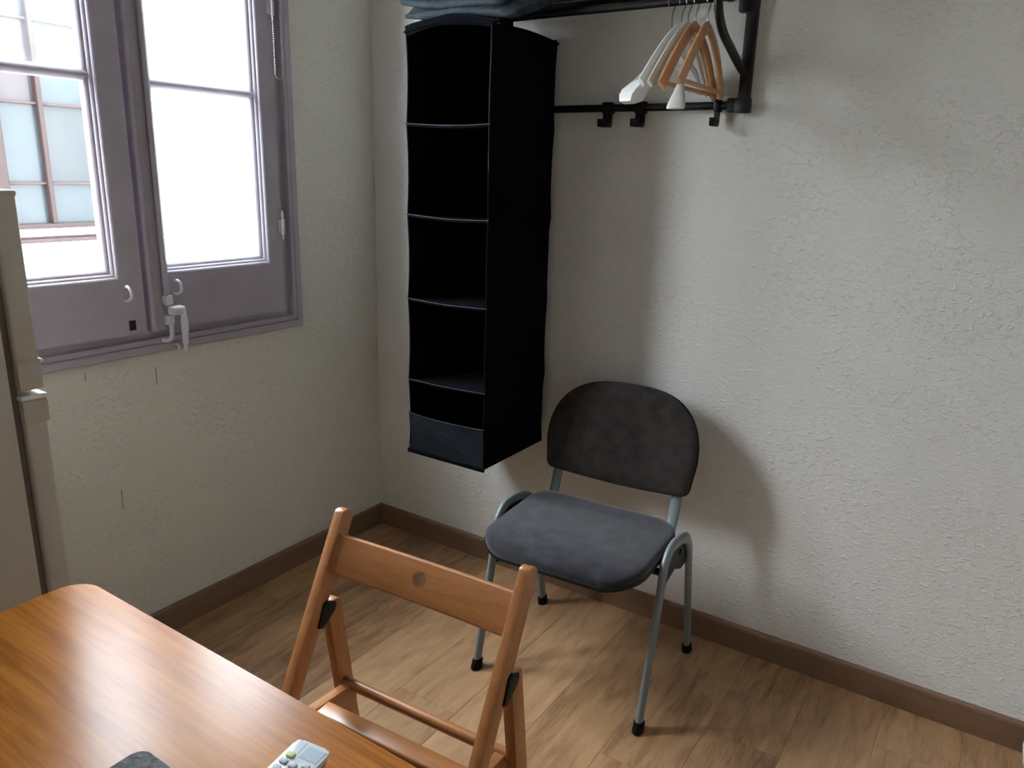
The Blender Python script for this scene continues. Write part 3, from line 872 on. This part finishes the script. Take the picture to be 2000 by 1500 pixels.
bm = new(); tube(bm, [(AX0 + (AX1 - AX0) * k / 14, AY0 - 0.001 - 0.006 * math.sin(math.pi * k / 14) + 0.003 * math.sin(7 * k / 14 + 4), levels[0] + 0.126 - 0.006 * math.sin(math.pi * k / 14)) for k in range(15)], 0.0018, n=8); obj('piping', bm, m_pocket, pk)
bm = new(); box(bm, (AX0 - 0.003, AY0 - 0.006, levels[0] - 0.008), (AX1 + 0.003, AY0 + 0.002, levels[0] + 0.006), 0.003, 2); obj('hem', bm, m_fabric, og)
for xx in (0.575, 0.70):
    bm = new()
    path = [(xx, RAIL_Y - 0.012, 1.788), (xx, RAIL_Y - 0.0125, 1.811)] + [(xx, RAIL_Y - 0.0125 * math.cos(a), 1.811 + 0.0125 * math.sin(a)) for a in (0.6, 1.2, 1.9, 2.6)] + [(xx, RAIL_Y + 0.0125, 1.811), (xx, RAIL_Y + 0.012, 1.788)]
    tube(bm, path, 0.015, 0.0015, n=8, hint=(0, -1, 0)); obj('hanging_strap', bm, m_fabric, og)

# ---------------------------------------------------------------- folded blanket on the rack shelf
bl = thing('folded_blanket', (0.68, -0.2, 1.84), 'folded slate blue cloth lying on the rack shelf above the organizer', 'blanket')
def layer(z0, th, x0, x1, y0, y1, seed, droop):
    """one rounded fold: flattened tube section swept in x, front end drooping over the front rail"""
    rnd = random.Random(seed)
    b = new()
    nx = 22
    rings = []
    ph = rnd.random() * 6
    for i in range(nx + 1):
        u = i / nx
        x = x0 + (x1 - x0) * u
        dfront = droop * (0.72 + 0.40 * u) * (1 - 0.9 * min(1, max(0, (u - 0.74) / 0.22)) ** 1.3) + 0.004 * math.sin(u * 9 + ph)
        yf = y0 + 0.012 * math.sin(u * 6 + ph) + (0.19 * max(0, (u - 0.74) / 0.26) ** 1.3)
        yb = y1
        sect = []
        m = 12
        endsq = min(1, 0.55 + 6 * min(u, 1 - u))
        for k in range(m + 1):                       # underside back -> front
            s = k / m; y = yb + (yf - yb) * s
            sect.append((y, -dfront * max(0, (s - 0.62) / 0.38) ** 1.5))
        n2 = 6
        fz = sect[-1][1]
        for k in range(1, n2):
            a = -math.pi / 2 - math.pi * k / n2
            sect.append((yf + 0.5 * th * math.cos(a) * 1.0, fz + th / 2 * endsq + th / 2 * endsq * math.sin(a)))
        for k in range(m + 1):
            s = 1 - k / m; y = yb + (yf - yb) * s
            sect.append((y, th * endsq - dfront * max(0, (s - 0.62) / 0.38) ** 1.5 + 0.003 * math.sin(13 * u + 5 * s + ph)))
        rings.append([b.verts.new((x + 0.006 * math.sin(9 * yy + ph), yy, z0 + zz)) for yy, zz in sect])
    for i in range(nx):
        n = len(rings[0])
        for k in range(n): b.faces.new((rings[i][k], rings[i][(k + 1) % n], rings[i + 1][(k + 1) % n], rings[i + 1][k]))
    b.faces.new(rings[0]); b.faces.new(rings[-1])
    return b
obj('fold', layer(1.877, 0.022, 0.468, 0.965, -0.355, -0.045, 1, 0.098), m_denim, bl, angle=70)
obj('fold', layer(1.900, 0.024, 0.462, 0.905, -0.362, -0.045, 2, 0.095), m_denim, bl, angle=70)
obj('fold', layer(1.925, 0.024, 0.478, 0.890, -0.350, -0.050, 3, 0.085), m_denim, bl, angle=70)

# ---------------------------------------------------------------- clothes hangers
HT = RAIL_Z + 0.0100 + 0.0017                              # wire centre resting on the rail top
def hook_part(root, neck_z):
    b = new()
    r = 0.0155
    zt = -r                                                 # arc centre, relative to the wire top
    pts = [(0, -r * 0.9, zt - 0.006)]
    for k in range(13):
        a = math.pi - 0.1 - (math.pi - 0.1 + 0.9) * k / 12
        pts.append((0, r * math.cos(a), zt + r * math.sin(a)))
    pts += [(0, 0.004, zt - 0.022), (0, 0.0, zt - 0.032), (0, 0.0, neck_z - 0.012)]
    tube(b, smooth_path(pts, 2), 0.0016, n=8)
    return obj('wire_hook', b, m_wire, root, local=True)

def arms_body(root, neck, end, half, w, d0, d1, mat, pads=None, padmat=None, bar=False, notch=True):
    """curved pair of arms in the local yz plane; neck and end are z relative to the wire top"""
    b = new()
    pts = []
    for k in range(-12, 13):
        s = k / 12
        y = half * s
        z = neck + (end - neck) * (abs(s) ** 1.18) - 0.010 * math.sin(math.pi * abs(s)) * -1
        pts.append((0.004 * math.sin(math.pi * abs(s)), y, z - d0 * 0.6))
    ds = [d0 + (d1 - d0) * abs(k / 12) for k in range(-12, 13)]
    tube(b, pts, [w] * 25, ds, n=10, hint=(0, 0, 1))
    o = obj('shoulder_bar', b, mat, root, local=True)
    ez = pts[0][2]
    if bar:
        b = new(); tube(b, [(0.0, -half + 0.010, ez + 0.008), (0, half - 0.010, ez + 0.008)], 0.0055, n=10)
        obj('trouser_bar', b, mat, root, local=True)
    if pads:
        for sgn in pads:
            b = new()
            y0, z0 = sgn * (half - 0.012), ez + 0.004
            dirv = Vector((0, sgn * 0.38, -0.92)).normalized() if padmat is m_glass_pad else Vector((0, sgn * 0.80, -0.52)).normalized()
            L = 0.066
            rings = [Vector((0, y0, z0)) + dirv * (L * t) for t in (0, 0.12, 0.35, 0.6, 0.82, 0.95, 1.0)]
            tube(b, rings, [0.007, 0.009, 0.013, 0.018, 0.0215, 0.0225, 0.021], [0.007, 0.007, 0.006, 0.005, 0.0045, 0.004, 0.003], n=14, hint=(0, -sgn * dirv.z * -1, abs(dirv.y)))
            obj('shoulder_pad', b, padmat, root, local=True, label='pale plastic shoulder pad')
    return o
m_glass_pad = plain('frosted_plastic', (0.56, 0.56, 0.53), 0.35)

def hanger(x, rot, label):
    return thing('clothes_hanger', (x, RAIL_Y, HT), label, 'hanger', 'clothes hangers on the rack rail', rotz=rot)
h = hanger(1.188, R(-10), 'white plastic clothes hanger with broad shoulder end, leftmost of the five')
h.rotation_euler = (R(8), 0, R(-10))
hook_part(h, -0.082); 
# broad flat plastic hanger: blade arms
def blade_arm(root, sgn, neck, mat):
    b = new()
    P0 = [(0.0, neck), (0.06, neck - 0.058), (0.118, neck - 0.098), (0.150, neck - 0.106), (0.186, neck - 0.122), (0.200, neck - 0.134), (0.203, neck - 0.148), (0.185, neck - 0.156), (0.150, neck - 0.152), (0.118, neck - 0.130), (0.085, neck - 0.098), (0.040, neck - 0.062), (0.0, neck - 0.034)]
    wid = [0.008, 0.009, 0.010, 0.016, 0.020, 0.018, 0.016, 0.014, 0.014, 0.010, 0.008, 0.008, 0.008]
    a = [b.verts.new((-w, sgn * y, z)) for (y, z), w in zip(P0, wid)]
    c = [b.verts.new((w, sgn * y, z)) for (y, z), w in zip(P0, wid)]
    n = len(P0)
    b.faces.new(a); b.faces.new(list(reversed(c)))
    for i in range(n): b.faces.new((a[i], c[i], c[(i + 1) % n], a[(i + 1) % n]))
    bmesh.ops.triangulate(b, faces=[f for f in b.faces if len(f.verts) > 4])
    return obj('shoulder', b, mat, root, local=True)
blade_arm(h, -1, -0.080, m_hangerwhite); blade_arm(h, 1, -0.080, m_hangerwhite)
h = hanger(1.217, R(-7), 'slim white clothes hanger second from the left on the rail')
hook_part(h, -0.066); arms_body(h, -0.064, -0.206, 0.166, 0.0056, 0.012, 0.013, m_hangerwhite)
h = hanger(1.234, R(-5), 'cream clothes hanger in the middle of the five on the rail')
hook_part(h, -0.064); arms_body(h, -0.062, -0.210, 0.168, 0.0053, 0.012, 0.011, m_hangercream)
h = hanger(1.253, R(-3), 'natural wood clothes hanger with trouser bar beside the cream hanger')
hook_part(h, -0.064); arms_body(h, -0.063, -0.214, 0.160, 0.0060, 0.014, 0.016, m_hangerwood, bar=True)
h = hanger(1.284, R(2), 'natural wood clothes hanger with pale shoulder pads, rightmost of the five')
hook_part(h, -0.066); arms_body(h, -0.066, -0.209, 0.160, 0.0072, 0.014, 0.016, m_hangerwood, pads=(-1,), padmat=m_glass_pad, bar=True)

# ---------------------------------------------------------------- remote control on the table
rc = thing('remote_control', (1.443, -1.70, TZ), 'white remote control with grey and lime buttons at the table edge', 'remote control', rotz=R(-171.5) + math.pi)
def rpart(name, bm, m, parent=None, **k): return obj(name, bm, m, parent or rc, local=True, **k)
outl = round_rect(0.047, 0.145, 0.008, 9)
bm = new(); prism(bm, outl, lambda a, b: (a, b, 0.019), lambda a, b: (a * 0.96, b * 0.98, 0.012), 0.0015); rpart('top_shell', bm, m_remote)
bm = new(); prism(bm, outl, lambda a, b: (a * 0.96, b * 0.98, 0.0125), lambda a, b: (a * 0.8, b * 0.94, 0.0), 0.002); rpart('bottom_shell', bm, m_remote_side)
bm = new(); box(bm, (-0.004, 0.049, 0.0188), (0.0195, 0.067, 0.0194), 0.0002, 1); rpart('reflection_patch', bm, m_bright_patch)  # pale patch put in for a bright reflection on the shell
bm = new(); box(bm, (-0.0092, 0.052, 0.0187), (-0.0086, 0.070, 0.0193)); rpart('groove', bm, m_button, smooth=False)
def button(x, y, w, d, m):
    b = new(); prism(b, round_rect(w, d, min(w, d) * 0.3, 3, x, y), lambda a, c: (a, c, 0.0208), lambda a, c: (a, c, 0.0185), 0.0005); rpart('button', b, m)
button(-0.0135, 0.0475, 0.0105, 0.0075, m_button_g)
for r_ in range(8):
    y = 0.0372 - r_ * 0.0105
    button(-0.0145, y, 0.0095, 0.007, m_button)
    if r_ > 0 or True: button(-0.0015, y - 0.001, 0.0095, 0.007, m_button)
    button(0.0125, y + 0.004, 0.0095, 0.006, m_button)

# ---------------------------------------------------------------- grey felt pad on the table
bm = new()
prism(bm, round_rect(0.13, 0.09, 0.016, 12, 1.340, -1.784), lambda a, b: (a, b, TZ + 0.015), lambda a, b: (a, b, TZ), 0.003)
obj('felt_pad', bm, m_felt, origin=(1.34, -1.784, TZ), label='dark grey fuzzy felt pad on the table left of the remote', cat='pad')

# ---------------------------------------------------------------- white rounded container at the right
bm = new()
lathe(bm, [(0.030, 0.0), (0.045, 0.004), (0.060, 0.040), (0.068, 0.085), (0.063, 0.120), (0.045, 0.142), (0.020, 0.150), (0.004, 0.151)], (2.283, -0.11, 0), 28)
obj('white_container', bm, m_trimwhite, origin=(2.283, -0.11, 0), label='white rounded container on the floor at the right frame edge', cat='container')
